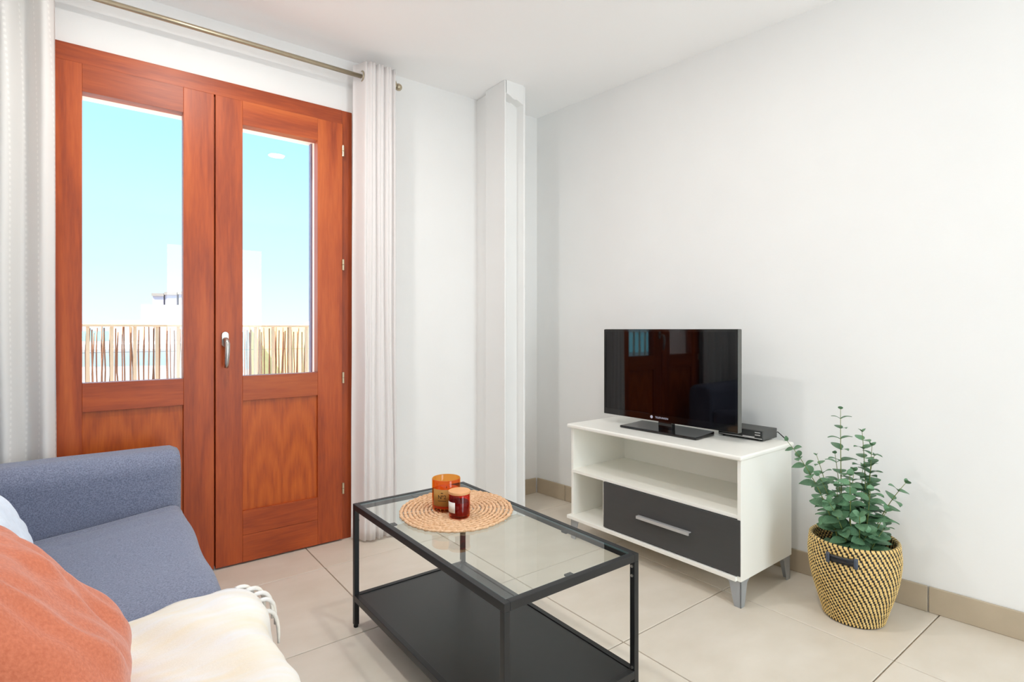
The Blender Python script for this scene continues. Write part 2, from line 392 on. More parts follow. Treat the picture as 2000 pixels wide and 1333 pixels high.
# boxed column with a groove down its front
cx0, cx1, cy0, cy1 = 1.874, 2.026, 2.508, 2.70
col = MB()
g0, g1, gd = cx0 + 0.012, cx1 - 0.014, 0.058
col.prism([(cx0, cy0), (g0, cy0), (g0 + 0.004, cy0 + gd), (g1 - 0.006, cy0 + gd), (g1, cy0), (cx1, cy0), (cx1, cy1), (cx0, cy1)], 0, CEIL)
col.box(1.906, 2.0, cy1 - 0.01, WY + 0.01, 0, CEIL)
capx = [g0 + (g1 - g0) * k / 8 for k in range(9)]; capz = [0.075, 0.078, 0.085, 0.095, 0.098, 0.094, 0.10, 0.108, 0.112]
vs = [(x, cy0 - 0.001, CEIL) for x in capx] + [(x, cy0 - 0.001, CEIL - z) for x, z in zip(capx, capz)] + [(x, cy0 + gd + 0.004, CEIL) for x in capx] + [(x, cy0 + gd + 0.004, CEIL - z) for x, z in zip(capx, capz)]
fs = []
for k in range(8):
    fs += [(k, k + 1, 10 + k, 9 + k), (18 + k, 27 + k, 28 + k, 19 + k), (9 + k, 10 + k, 28 + k, 27 + k)]
col.add(vs, fs)
tag(col.build('trim_1', M['wall'], bevel=0.004, seg=2), 'white plastered column with a long groove, in front of the wall', 'column', kind='structure')

# skirting tiles along the right wall and the corner
br = thing('baseboard_right', 'beige tile skirting along the right wall', 'baseboard', kind='structure')
seams = [0.705 + 0.625 * k for k in range(-5, 5)]
u = Vector((-0.0922, 1, 0)).normalized(); nrm = Vector((-u.y, u.x, 0))
for k in range(len(seams) - 1):
    a, b = seams[k] + 0.002, min(seams[k + 1] - 0.002, WY - 0.012)
    if b <= a or a < REAR_Y: continue
    pa = Vector((rwx(a), a, 0)); pb = Vector((rwx(b), b, 0))
    poly = [pa, pb, pb + nrm * 0.011, pa + nrm * 0.011]
    MB().prism([(p.x, p.y) for p in poly], 0.0, 0.1).build('tile', M['base'], br, bevel=0.003, seg=2)
bb = thing('baseboard_back', 'beige tile skirting in the corner behind the column', 'baseboard', kind='structure')
MB().box(2.001, 2.378, WY - 0.011, WY, 0.0, 0.1).build('tile', M['base'], bb, bevel=0.003, seg=2)

# ------------------------------------------------------------------ balcony door
door = thing('door_1', 'reddish brown wooden double balcony door with two glass panes', 'door', (0.446, WY, 0), kind='structure')
DX = 0.446
def dbox(name, mat, par, x0, x1, y0, y1, z0, z1, bevel=0.002):
    return box(name, mat, par, x0 - DX, x1 - DX, y0 - WY, y1 - WY, z0, z1, bevel, 2)
FY0, FY1 = 2.820, 2.874
dbox('frame_post', M['wood_v'], door, OX0 + 0.001, -0.149, FY0, FY1, 0.0, OZ - 0.001)
dbox('frame_post', M['wood_v'], door, 1.041, OX1 - 0.001, FY0, FY1, 0.0, OZ - 0.001)
dbox('frame_head', M['wood_h'], door, -0.149, 1.041, FY0 - 0.002, FY1, 2.176, OZ - 0.001)
dbox('threshold', M['alu'], door, -0.149, 1.041, 2.83, FY1, 0.0, 0.012)
LY0, LY1 = 2.803, 2.86
def leaf(x0, x1, gx0, gx1, label, right):
    L = link('leaf', bpy.data.meshes.new('leaf'), door)
    bpy.data.objects.remove(L)
    st1 = MB().box(x0 - DX, gx0 - DX, LY0 - WY, LY1 - WY, 0.008, 2.172)
    L = st1.build('leaf', M['wood_v'], door, bevel=0.002); L['label'] = label
    dbox('stile', M['wood_v'], L, gx1, x1, LY0, LY1, 0.008, 2.172)
    dbox('rail', M['wood_h'], L, gx0, gx1, LY0, LY1, 2.06, 2.172, 0.0008)
    dbox('rail', M['wood_h'], L, gx0, gx1, LY0, LY1, 0.766, 0.882, 0.0008)
    dbox('rail', M['wood_h'], L, gx0, gx1, LY0, LY1, 0.135, 0.248, 0.0012)
    dbox('rail', M['wood_h'], L, gx0, gx1, LY0, LY1, 0.008, 0.134, 0.0012)
    dbox('panel', M['wood_p'], L, gx0 - 0.004, gx1 + 0.004, LY0 + 0.014, LY1 - 0.012, 0.245, 0.77, 0)
    dbox('glass_pane', M['glass'], L, gx0 - 0.004, gx1 + 0.004, 2.834, 2.840, 0.878, 2.064, 0)
    return L
Ll = leaf(-0.147, 0.4435, -0.029, 0.323, 'left leaf with a glass pane above a flat panel', False)
Lr = leaf(0.4495, 1.039, 0.563, 0.911, 'right leaf with a glass pane, flat panel and metal lever handle', True)
dbox('meeting_strip', M['wood_v'], Ll, 0.4400, 0.4530, LY0 + 0.03, LY1 + 0.004, 0.008, 2.17, 0)
# lever handle
hx, hz, hy = 0.488 - DX, 1.055, LY0 - WY
hd = MB()
plate = [(0.0145 * math.cos(a), (0.02 if math.sin(a) >= 0 else -0.02) + 0.0145 * math.sin(a)) for a in [2 * PI * k / 24 for k in range(24)]]
vs = [(hx + x, hy, hz + z) for x, z in plate] + [(hx + x, hy - 0.009, hz + z) for x, z in plate]
hd.add(vs, [tuple(range(24)), tuple(range(47, 23, -1))] + [(i, (i + 1) % 24, 24 + (i + 1) % 24, 24 + i) for i in range(24)])
H = hd.build('handle_plate', M['steel'], Lr, bevel=0.0015)
pts = [(hx, hy - 0.008, hz), (hx, hy - 0.028, hz), (hx, hy - 0.042, hz - 0.004), (hx + 0.001, hy - 0.050, hz - 0.018), (hx + 0.001, hy - 0.052, hz - 0.045), (hx, hy - 0.050, hz - 0.080), (hx - 0.001, hy - 0.046, hz - 0.110), (hx - 0.002, hy - 0.042, hz - 0.128)]
MB().tube(pts, [0.0095, 0.0095, 0.010, 0.0108, 0.0108, 0.0102, 0.0095, 0.0085], 16).build('handle_lever', M['steel'], Lr, smooth=True)
for z in (2.03, 1.437, 0.849, 0.273):
    o = MB().tube([(1.0405 - DX, LY0 - WY - 0.004, z - 0.028), (1.0405 - DX, LY0 - WY - 0.004, z - 0.001)], 0.0062, 12).tube([(1.0405 - DX, LY0 - WY - 0.004, z + 0.001), (1.0405 - DX, LY0 - WY - 0.004, z + 0.028)], 0.0062, 12)
    o.build('hinge', M['hinge'], Lr, smooth=False)
    MB().tube([(-0.1485 - DX, LY0 - WY - 0.004, z - 0.028), (-0.1485 - DX, LY0 - WY - 0.004, z + 0.028)], 0.0062, 12).build('hinge', M['hinge'], Ll)
dbox('shutter_guide', M['guide'], door, 0.956, 0.9645, 3.062, 3.092, 0.031, 2.121, 0)

# ------------------------------------------------------------------ curtain rod and curtains
ROD_Y, ROD_Z = 2.728, 2.413
rod = thing('curtain_rod', 'slim satin metal curtain rod with ball ends above the wooden door', 'curtain rod', (0.4, ROD_Y, ROD_Z))
MB().tube([(-0.95, 0, 0), (0.895, 0, 0)], 0.011, 20).build('rod', M['bronze'], rod, smooth=True)
for x, s in ((0.895, 1), (-0.95, -1)):
    prof = [(0.011, 0), (0.011, 0.004), (0.009, 0.006), (0.014, 0.010), (0.0185, 0.018), (0.0195, 0.026), (0.0165, 0.036), (0.010, 0.042), (0.001, 0.044)]
    b = MB().lathe(prof, 20); b.v = [(x + s * z, yy, xx) for xx, yy, z in b.v]
    b.build('finial', M['bronze'], rod, smooth=True)
for x in (0.80, -0.80):
    MB().tube([(x, 0, -0.012), (x, 0.04, -0.014), (x, WY - ROD_Y - 0.004, -0.014)], 0.006, 10).tube([(x, WY - ROD_Y - 0.006, -0.014), (x, WY - ROD_Y, -0.014)], 0.022, 18).build('bracket', M['bronze'], rod)

def curtain(name, label, x0, x1, nf, amp, mat, seed, zb, spread=1.0, ztop=2.482, phase=0.0, sharp=0.0, front=False):
    """pleated drop hung on eyelets; nf folds between x0 and x1, depth amp about the rod"""
    root = thing(name, label, 'curtain', ((x0 + x1) / 2, ROD_Y, zb), group=None)
    rx, nu, nv = (x0 + x1) / 2, nf * 24 + 1, 44
    rnd = random.Random(seed); ph = [rnd.uniform(-0.5, 0.5) for _ in range(nf + 1)]; am = [rnd.uniform(0.75, 1.15) for _ in range(nf + 1)]
    vs = []; uvs = []
    for j in range(nv):
        t = j / (nv - 1); z = ztop - (ztop - zb) * t
        s = 1 + (spread - 1) * t; dist = 0.0; prev = None
        for i in range(nu):
            q = i / (nu - 1); k = min(int(q * nf), nf - 1); fr = q * nf
            a0 = am[k] + (am[k + 1] - am[k]) * (fr - k)
            w = math.sin(fr * 2 * PI * 0.5 * 2 + phase + ph[k] * 0.0)
            wob = 0.016 * t * noise.noise(Vector((q * 5 + seed, t * 2.2, seed)))
            yy = amp * a0 * w * (1 - 0.12 * math.sin(t * PI)) + wob
            if front:
                sm = lambda e0, e1, v: (lambda c: c * c * (3 - 2 * c))(max(0, min(1, (v - e0) / (e1 - e0))))
                bs = -0.040 + 0.010 * math.sin(q * 30 + 1) * (0.5 + 0.5 * q) + 0.006 * math.sin(q * 61) + wob
                yy = 0.045 * (1 - sm(0.0, 0.20, q)) + bs * sm(0.06, 0.24, q) * (1 - sm(0.90, 1.0, q)) + 0.02 * sm(0.9, 1.0, q)
            xx = (x0 + (x1 - x0) * q - rx) * s + 0.014 * t * noise.noise(Vector((q * 4, t * 3, seed + 9))) + sharp * math.sin(fr * 4 * PI + phase * 2) * (x1 - x0) / nf * 0.08
            zz = z + (0.006 * noise.noise(Vector((q * 9, seed, 1))) if j == nv - 1 else 0)
            p = Vector((xx, yy, zz - zb))
            if prev is not None: dist += (Vector((p.x, p.y)) - Vector((prev.x, prev.y))).length
            prev = p; vs.append(p); uvs.append((dist, z))
    fs = [(j * nu + i, j * nu + i + 1, (j + 1) * nu + i + 1, (j + 1) * nu + i) for j in range(nv - 1) for i in range(nu - 1)]
    me = bpy.data.meshes.new('fabric'); me.from_pydata([tuple(v) for v in vs], [], fs)
    ul = me.uv_layers.new(name='UVMap')
    for lp in me.loops: ul.data[lp.index].uv = uvs[lp.vertex_index]
    me.polygons.foreach_set('use_smooth', [True] * len(me.polygons)); me.materials.append(mat)
    fo = link('fabric', me, root)
    q = fo.modifiers.new('solid', 'SOLIDIFY'); q.thickness = 0.0015
    # hem band at the top
    vs2 = [Vector((v.x, v.y * 1.03 - 0.0012, 0)) for v in vs[:nu]]
    # eyelets where the cloth crosses the rod
    for q in ([0.135, 0.965] if front else [(k + 1) / (2 * nf) for k in range(2 * nf)]):
        if q >= 1: continue
        xx = x0 + (x1 - x0) * q - rx
        ring = [(xx + 0.0005, 0.026 * math.cos(a), ROD_Z - zb + 0.026 * math.sin(a)) for a in [2 * PI * m / 20 for m in range(21)]]
        MB().tube(ring, 0.0042, 8, cap=False).build('eyelet', M['bronze'], root, smooth=True)
    return root
curtain('curtain', 'plain white curtain gathered right of the wooden door, reaching the floor', 1.083, 1.300, 3, 0.034, M['curt'], 3, 0.012, spread=1.1, front=True)
curtain('curtain', 'white curtain with woven dotted stripes, left of the wooden door behind the sofa', -0.56, -0.112, 4, 0.042, M['curt_d'], 11, 0.012, spread=1.03)

# ------------------------------------------------------------------ ceiling downlights
def downlight(x, y, watts, label):
    r = thing('ceiling_downlight', label, 'ceiling lamp', (x, y, CEIL), group='round ceiling downlights')
    MB().lathe([(0.060, 0.0), (0.060, -0.010), (0.074, -0.008), (0.077, 0.0)], 40).build('ring', M['lampwhite'], r, smooth=True)
    MB().lathe([(0.0602, -0.004), (0.0005, -0.004)], 40).build('diffuser', M['lampglow'], r)
    d = bpy.data.lights.new('downlight', 'AREA'); d.shape = 'DISK'; d.size = 0.12; d.energy = watts; d.color = (1.0, 0.97, 0.93)
    o = bpy.data.objects.new('downlight', d); COL.objects.link(o); o.parent = r; o.location = (0, 0, -0.012)
where = ['above the coffee table', 'above the far end of the sofa, unseen and added to brighten that side']
for (x, y, e), w in zip(LAMPS, where): downlight(x, y, e, 'small round white recessed ceiling downlight ' + w)

# ------------------------------------------------------------------ TV cabinet
CABR = math.radians(1.2)
cab = thing('tv_cabinet', 'cream white low cabinet with an anthracite drawer on grey metal legs', 'cabinet', (2.012, 1.632, 0), CABR)
# local: +x towards the wall, y along the front (0.48 = left end seen from the room), front at x=0
CW = 0.475; CD = 0.43
def cb(name, mat, par, x0, x1, y0, y1, z0, z1, bevel=0.0015): return box(name, mat, par, x0, x1, y0, y1, z0, z1, bevel, 2)
top = MB().prism([(-0.014, -CW - 0.010), (CD + 0.004, -CW - 0.010), (CD + 0.004, CW + 0.010), (-0.014, CW + 0.010)], 0.584, 0.604).build('top', M['white_lam'], cab, bevel=0.007, seg=3)
cb('side_panel', M['white_lam'], cab, 0.0, CD, -CW, -CW + 0.016, 0.106, 0.584)
cb('side_panel', M['white_lam'], cab, 0.012, CD, CW - 0.016, CW, 0.124, 0.584)
cb('back_panel', M['white_lam'], cab, CD - 0.006, CD, -CW + 0.016, CW - 0.016, 0.124, 0.584, 0)
cb('shelf', M['white_lam'], cab, 0.002, CD - 0.006, -CW + 0.016, CW - 0.012, 0.350, 0.366)
cb('divider', M['white_lam'], cab, 0.012, CD - 0.006, 0.238, 0.254, 0.124, 0.350)
cb('base_board', M['white_lam'], cab, -0.012, CD, -CW + 0.0162, CW + 0.010, 0.106, 0.124, 0.002)
dr = cb('drawer', M['dark_lam'], cab, -0.004, 0.014, -CW + 0.002, 0.236, 0.128, 0.3485, 0.001)
hm = MB()
hm.box(-0.026, -0.019, -0.255, 0.020, 0.230, 0.243).box(-0.019, -0.004, -0.255, 0.020, 0.239, 0.243)
hm.build('handle', M['handle'], dr, bevel=0.001)
for sx, sy in ((0, -1), (0, 1), (1, -1), (1, 1)):
    xo = 0.006 if sx == 0 else CD - 0.006; yo = sy * (CW - 0.004); ix = 1 if sx == 0 else -1; iy = -sy
    lg = MB()
    # two tapering flanges meeting at the outer corner
    lg.add([(xo, yo, 0.106), (xo + ix * 0.075, yo, 0.106), (xo + ix * 0.050, yo, 0.092), (xo + ix * 0.028, yo, 0.0), (xo, yo, 0.0),
            (xo, yo + iy * 0.004, 0.106), (xo + ix * 0.075, yo + iy * 0.004, 0.106), (xo + ix * 0.050, yo + iy * 0.004, 0.092), (xo + ix * 0.028, yo + iy * 0.004, 0.0), (xo, yo + iy * 0.004, 0.0)],
           [(0, 1, 2, 3, 4), (9, 8, 7, 6, 5), (0, 5, 6, 1), (1, 6, 7, 2), (2, 7, 8, 3), (3, 8, 9, 4), (4, 9, 5, 0)])
    lg.add([(xo, yo, 0.106), (xo, yo + iy * 0.075, 0.106), (xo, yo + iy * 0.050, 0.092), (xo, yo + iy * 0.028, 0.0), (xo, yo, 0.0),
            (xo + ix * 0.004, yo, 0.106), (xo + ix * 0.004, yo + iy * 0.075, 0.106), (xo + ix * 0.004, yo + iy * 0.050, 0.092), (xo + ix * 0.004, yo + iy * 0.028, 0.0), (xo + ix * 0.004, yo, 0.0)],
           [(0, 1, 2, 3, 4), (9, 8, 7, 6, 5), (0, 5, 6, 1), (1, 6, 7, 2), (2, 7, 8, 3), (3, 8, 9, 4), (4, 9, 5, 0)])
    lg.build('leg', M['alu'], cab)

# ------------------------------------------------------------------ television
TW, TH = 0.377, 0.452          # half width, height
tv = thing('television', 'black flat-screen television with a glossy stand on the white cabinet', 'television', (2.20, 1.655, 0.604), math.radians(2.1))
Z0 = 0.046
MB().box(0.0, 0.03, -TW, TW, Z0, Z0 + TH).build('housing', M['tvedge'], tv, bevel=0.004)
MB().box(0.03, 0.06, -TW * 0.75, TW * 0.75, Z0 + 0.06, Z0 + TH - 0.12).build('rear_cover', M['boxface'], tv, bevel=0.015)
bz = MB(); bw = 0.013; bh = 0.034
bz.box(-0.004, 0.0, -TW + 0.002, TW - 0.002, Z0 + 0.002, Z0 + bh).box(-0.004, 0.0, -TW + 0.002, TW - 0.002, Z0 + TH - bw, Z0 + TH - 0.002)
bz.box(-0.004, 0.0, -TW + 0.002, -TW + bw, Z0 + bh, Z0 + TH - bw).box(-0.004, 0.0, TW - bw, TW - 0.002, Z0 + bh, Z0 + TH - bw)
bez = bz.build('bezel', M['tvgloss'], tv)
MB().box(-0.0022, 0.0, -TW + bw, TW - bw, Z0 + bh, Z0 + TH - bw).build('screen', M['screen'], tv)
tm = text_mesh('TELEFUNKEN', 0.0125)
tm.materials.append(M['logo'])
for v in tm.vertices: v.co = Vector((-0.0042 - v.co.z * 0.3, 0.012 - v.co.x, Z0 + 0.019 + v.co.y))
lo = link('logo_lettering', tm, bez)
lg = MB(); lg.tube([(-0.0046, 0.012 + 0.058, Z0 + 0.019), (-0.004, 0.012 + 0.058, Z0 + 0.019)], 0.0075, 18).build('logo_emblem', M['logo'], bez)
st = MB().grid(lambda a, b: (0.085 * (2 * b - 1) + 0.015, 0.215 * (2 * a - 1) * (1 - 0.04 * b), 0.012 + 0.010 * (b ** 1.5) * (1 - 0.2 * (2 * a - 1) ** 2)), 13, 9)
nb = len(st.v); st.v += [(x, y, 0.001) for x, y, z in st.v]
st.f += [tuple(i + nb for i in reversed(f)) for f in st.f[:nb and (12 * 8)]]; st.mi += [0] * 96
edge = [i for i in range(13)] + [13 * j + 12 for j in range(1, 9)] + [13 * 8 + i for i in range(11, -1, -1)] + [13 * j for j in range(7, 0, -1)]
for a, b in zip(edge, edge[1:] + edge[:1]): st.f.append((a, b, b + nb, a + nb)); st.mi.append(0)
st.build('stand_base', M['tvgloss'], tv, bevel=0.003, smooth=False)
MB().box(0.004, 0.034, -0.040, 0.038, 0.014, 0.09).build('stand_neck', M['tvgloss'], tv, bevel=0.004)

# ------------------------------------------------------------------ receiver
rb = thing('digital_receiver', 'small dark grey set-top box with silver strip beside the television', 'receiver', (2.345, 1.347, 0.604), math.radians(1.2))
MB().box(0.006, 0.132, -0.105, 0.105, 0.004, 0.047).build('case', M['boxgrey'], rb, bevel=0.0015)
fp = MB().box(-0.004, 0.006, -0.105, 0.105, 0.006, 0.046).build('front_panel', M['boxface'], rb, bevel=0.0015)
MB().box(-0.0062, -0.004, -0.104, 0.104, 0.0105, 0.0135).build('trim_strip', M['silverline'], fp)
MB().box(-0.0058, -0.004, -0.070, -0.015, 0.0135, 0.0185).build('button_row', M['silverline'], fp)
for z in (0.036, 0.025):
    MB().box(-0.0056, -0.004, -0.096, -0.072, z, z + 0.004).build('button', M['silverline'], fp)
tm = text_mesh('8888', 0.017); tm.materials.append(M['digits'])
for v in tm.vertices: v.co = Vector((-0.0042 - v.co.z * 0.3, 0.045 - v.co.x, 0.030 + v.co.y))
link('display_digits', tm, fp)
MB().tube([(0.132, -0.09, 0.02), (0.15, -0.10, 0.026), (0.155, -0.115, 0.012), (0.15, -0.13, 0.003)], 0.0022, 8).build('cable', M['rubber'], rb, smooth=True)
for sx in (0.02, 0.12):
    for sy in (-0.09, 0.09): MB().tube([(sx, sy, 0.0), (sx, sy, 0.005)], 0.006, 10).build('foot', M['rubber'], rb)

# ------------------------------------------------------------------ coffee table
TX0, TX1, TY0, TY1, TZ = 0.768, 1.252, 1.030, 1.968, 0.455
tcx, tcy = (TX0 + TX1) / 2, (TY0 + TY1) / 2
tb = thing('coffee_table', 'black metal coffee table with a clear glass top and a lower shelf', 'table', (tcx, tcy, 0))
hx_, hy_, w = (TX1 - TX0) / 2, (TY1 - TY0) / 2, 0.018
for sx in (-1, 1):
    for sy in (-1, 1):
        x0, x1 = sorted((sx * hx_, sx * (hx_ - w))); y0, y1 = sorted((sy * hy_, sy * (hy_ - w)))
        lgo = box('leg', M['black'], tb, x0, x1, y0, y1, 0.010, TZ - 0.022, 0.0015)
        MB().lathe([(0.0080, 0.0), (0.0086, 0.003), (0.0086, 0.012)], 16, ((x0 + x1) / 2, (y0 + y1) / 2, 0), cap0=True).build('foot_glide', M['rubber'], lgo)
        for z in (TZ - w - 0.018, TZ - w - 0.045, 0.128):
            a, b = (x0, -1) if sx > 0 else (x1, 1)
            MB().tube([(a + b * 0.0002, (y0 + y1) / 2, z), (a + b * 0.003, (y0 + y1) / 2, z)], 0.0042, 12).build('screw', M['steel'], lgo)
for sx in (-1, 1):
    x0, x1 = sorted((sx * hx_, sx * (hx_ - w)))
    box('top_rail', M['black'], tb, x0, x1, -hy_, hy_, TZ - 0.022, TZ, 0.0015)
    box('shelf_rail', M['black'], tb, x0, x1, -hy_ + w, hy_ - w, 0.098, 0.121, 0.0012)
for sy in (-1, 1):
    y0, y1 = sorted((sy * hy_, sy * (hy_ - w)))
    box('top_rail', M['black'], tb, -hx_ + w, hx_ - w, y0, y1, TZ - 0.022, TZ, 0.0015)
    box('shelf_rail', M['black'], tb, -hx_ + w, hx_ - w, y0, y1, 0.098, 0.121, 0.0012)
box('lower_shelf', M['shelf'], tb, -hx_ + w + 0.001, hx_ - w - 0.001, -hy_ + w + 0.001, hy_ - w - 0.001, 0.108, 0.118, 0.001)
gx, gy = hx_ - w - 0.0015, hy_ - w - 0.0015
gt = box('glass_top', M['tglass'], tb, -gx, gx, -gy, gy, TZ - 0.0065, TZ - 0.0015)
em = MB(); e_ = 0.0008
em.box(-gx - e_, -gx, -gy, gy, TZ - 0.0065, TZ - 0.0012).box(gx, gx + e_, -gy, gy, TZ - 0.0065, TZ - 0.0012).box(-gx, gx, -gy - e_, -gy, TZ - 0.0065, TZ - 0.0012).box(-gx, gx, gy, gy + e_, TZ - 0.0065, TZ - 0.0012)
em.build('glass_edge', M['gedge'], gt)
for px, py in ((0, -gy + 0.012), (0, gy - 0.012), (-gx + 0.012, 0.2), (-gx + 0.012, -0.2), (gx - 0.012, 0.2), (gx - 0.012, -0.2)):
    MB().box(px - (0.012 if abs(py) > 0.3 else 0.014), px + (0.012 if abs(py) > 0.3 else 0.014), py - 0.012, py + 0.012, TZ - 0.012, TZ - 0.0066).build('glass_support', M['rubber'], tb, bevel=0.002)

# ------------------------------------------------------------------ placemat (coiled seagrass)
MATZ = TZ - 0.0015
mat_o = thing('placemat', 'round coiled seagrass placemat under the two amber candles on the glass table', 'placemat', (1.035, 1.672, MATZ), ANG - PI / 2)
nco = 14
for k in range(nco):
    r = 0.008 + k * 0.0143; seg = max(18, int(10 + k * 9)); rnd = random.Random(100 + k)
    pts = []; rr = []
    for j in range(seg + 1):
        a = 2 * PI * j / seg
        wob = 0.0022 * noise.noise(Vector((math.cos(a) * 3, math.sin(a) * 3, k * 0.7)))
        if k == nco - 1: wob += 0.003 * noise.noise(Vector((math.cos(a) * 9, math.sin(a) * 9, 4)))
        pts.append(((r + wob) * math.cos(a), (r + wob) * 1.12 * math.sin(a), 0.0055 + 0.001 * noise.noise(Vector((j * 0.9, k, 2)))))
        rr.append(0.0060 + 0.0020 * math.sin(j * 2.4 + k))
    pts[-1] = pts[0]; rr[-1] = rr[0]
    c = MB().tube(pts, rr, 8, cap=False); c.v = [(x, y, max(0.0002, z * 0.85)) for x, y, z in c.v]
    c.build('coil', M['straw'], mat_o, smooth=True)

# ------------------------------------------------------------------ candles
CZ = MATZ + 0.0112
def candle(name, label, x, y, r, h, glass, wax, waxh, lid):
    c = thing(name, label, 'candle', (x, y, CZ), 0)
    t = 0.0028
    MB().lathe([(0.0005, 0.0), (r * 0.93, 0.0), (r * 0.985, 0.003), (r, 0.009), (r, h - 0.002), (r - t * 0.5, h), (r - t, h - 0.002), (r - t, 0.012), (r * 0.85, 0.008), (0.0005, 0.008)], 48).build('jar', glass, c, smooth=True)
    MB().lathe([(0.0005, 0.0095), (r - t - 0.001, 0.0095), (r - t - 0.0006, 0.014), (r - t - 0.0006, waxh - 0.002), (r - t - 0.003, waxh), (0.0005, waxh)], 40).build('wax', wax, c, smooth=False)
    MB().tube([(0, 0, waxh - 0.004), (0.001, 0.0, waxh + 0.006)], 0.0009, 6).build('wick', M['ink'], c)
    return c
def wrap(me, r, a0, z0):
    for v in me.vertices:
        a = a0 + v.co.x / r; v.co = Vector(((r + v.co.z) * math.cos(a), (r + v.co.z) * math.sin(a), z0 + v.co.y))
def jar_label(name, mat, par, r, a0, half, z0, z1):
    g = MB().grid(lambda a, b: (r * math.cos(a0 + half * (2 * a - 1)), r * math.sin(a0 + half * (2 * a - 1)), z0 + (z1 - z0) * b), 25, 2)
    return g.build(name, mat, par, smooth=True, solid=0.0004)
big = candle('candle_jar', 'larger open amber glass candle with a gold paper label reading number two', 1.003, 1.690, 0.0505, 0.108, M['amber'], M['wax'], 0.070, False)
a_cam = math.atan2(-1.690, -1.003)
lb = jar_label('paper_label', M['lbl_g'], big, 0.0509, a_cam - 0.10, 0.95, 0.020, 0.078)
tm = text_mesh('N\u00ba2', 0.019); tm.materials.append(M['ink']); wrap(tm, 0.0512, a_cam - 0.30, 0.052); link('label_lettering', tm, lb)
for q, (wd, z) in enumerate(((0.008, 0.066), (0.030, 0.038))):
    jar_label('label_line', M['ink'], lb, 0.0513, a_cam - 0.30, wd / 2 / 0.0513, z, z + 0.0016)
sm = candle('candle_jar', 'smaller red amber candle with a pale wooden lid and white label', 0.994, 1.588, 0.0360, 0.078, M['amber_d'], M['wax_b'], 0.052, True)
a_cam2 = math.atan2(-1.588, -0.994)
MB().lathe([(0.0005, 0.0755), (0.0318, 0.0755), (0.0322, 0.0792), (0.0372, 0.0792), (0.0376, 0.081), (0.0376, 0.0865), (0.0366, 0.0880), (0.0005, 0.0880)], 48).build('lid', M['lid'], sm, bevel=0.0005)
jar_label('paper_label', M['lbl_w'], sm, 0.0364, a_cam2 - 0.98, 0.56, 0.020, 0.055)

# ------------------------------------------------------------------ plant basket
BX, BY = 2.322, 0.870
bk = thing('plant_basket', 'woven black and straw-yellow basket standing against the right wall', 'basket', (BX, BY, 0), 0.0)
BH = 0.300; ROWS = 36; PER = 54; AS = PER * 6
def brad(t):
    # narrow foot, widest below the rim
    return 0.100 + 0.052 * math.sin(min(1.0, t / 0.82) * PI / 2) ** 1.15 - 0.005 * max(0, (t - 0.82) / 0.18)
def weave(parent, name, inner):
    m = MB(); NS = 4
    n_r = ROWS * NS + 1
    vs = []
    for i in range(n_r):
        row = i / NS; t = row / ROWS; fr = row - math.floor(row)
        bump = 0.0026 * math.sin(fr * PI)
        for j in range(AS):
            a = 2 * PI * j / AS; ph = (j / 6.0 + math.floor(min(row, ROWS - 0.01)) * 0.27) % 1.0
            st_ = 0.0016 * math.sin(min(1, ph / 0.56) * PI) if ph < 0.56 else 0.0
            r = brad(t) + (-0.009 - bump if inner else bump + st_)
            vs.append((r * math.cos(a), r * math.sin(a), 0.003 + t * BH))
    fs = []; mi = []
    for i in range(n_r - 1):
        row = i // NS
        for j in range(AS):
            ph = ((j + 0.5) / 6.0 + row * 0.27) % 1.0
            k = (j + 1) % AS
            fs.append((i * AS + j, i * AS + k, (i + 1) * AS + k, (i + 1) * AS + j)); mi.append(0 if ph < 0.56 else 1)
    m.v = vs; m.f = fs; m.mi = mi
    return m.build(name, [M['wv_y'], M['wv_k']], parent, smooth=True)
weave(bk, 'woven_wall', False); weave(bk, 'inner_wall', True)
rim = MB().lathe([(brad(1) - 0.010, 0.298), (brad(1) - 0.008, 0.305), (brad(1) - 0.001, 0.307), (brad(1) + 0.003, 0.303), (brad(1) + 0.002, 0.297)], 162)
rim.mi = [0 if (k % 162) % 3 else 1 for k in range(len(rim.f))]
rim.build('rim', [M['wv_y'], M['wv_k']], bk, smooth=True)
MB().lathe([(0.0005, 0.0), (0.098, 0.0), (0.101, 0.004)], 64).build('base_disc', M['wv_k'], bk)
for a0 in (math.atan2(-BY, -BX) - 0.24, math.atan2(-BY, -BX) - 0.24 + PI):
    zc = 0.258
    m = MB().grid(lambda a, b: ((brad(zc / BH) + 0.0065) * math.cos(a0 + 0.27 * (2 * a - 1)), (brad(zc / BH) + 0.0065) * math.sin(a0 + 0.27 * (2 * a - 1)), zc - 0.0125 + 0.025 * b), 15, 3)
    ho = m.build('handle_slot', M['leather'], bk, smooth=True, solid=0.004)
    for s in (-1, 1):
        ac = a0 + s * 0.285
        MB().grid(lambda a, b: ((brad(zc / BH) + 0.0095 + 0.002 * math.sin(a * PI)) * math.cos(ac + 0.038 * (2 * a - 1)), (brad(zc / BH) + 0.0095 + 0.002 * math.sin(a * PI)) * math.sin(ac + 0.038 * (2 * a - 1)), zc - 0.019 + 0.038 * b), 7, 5).build('leather_tab', M['tab'], ho, smooth=True, solid=0.004)

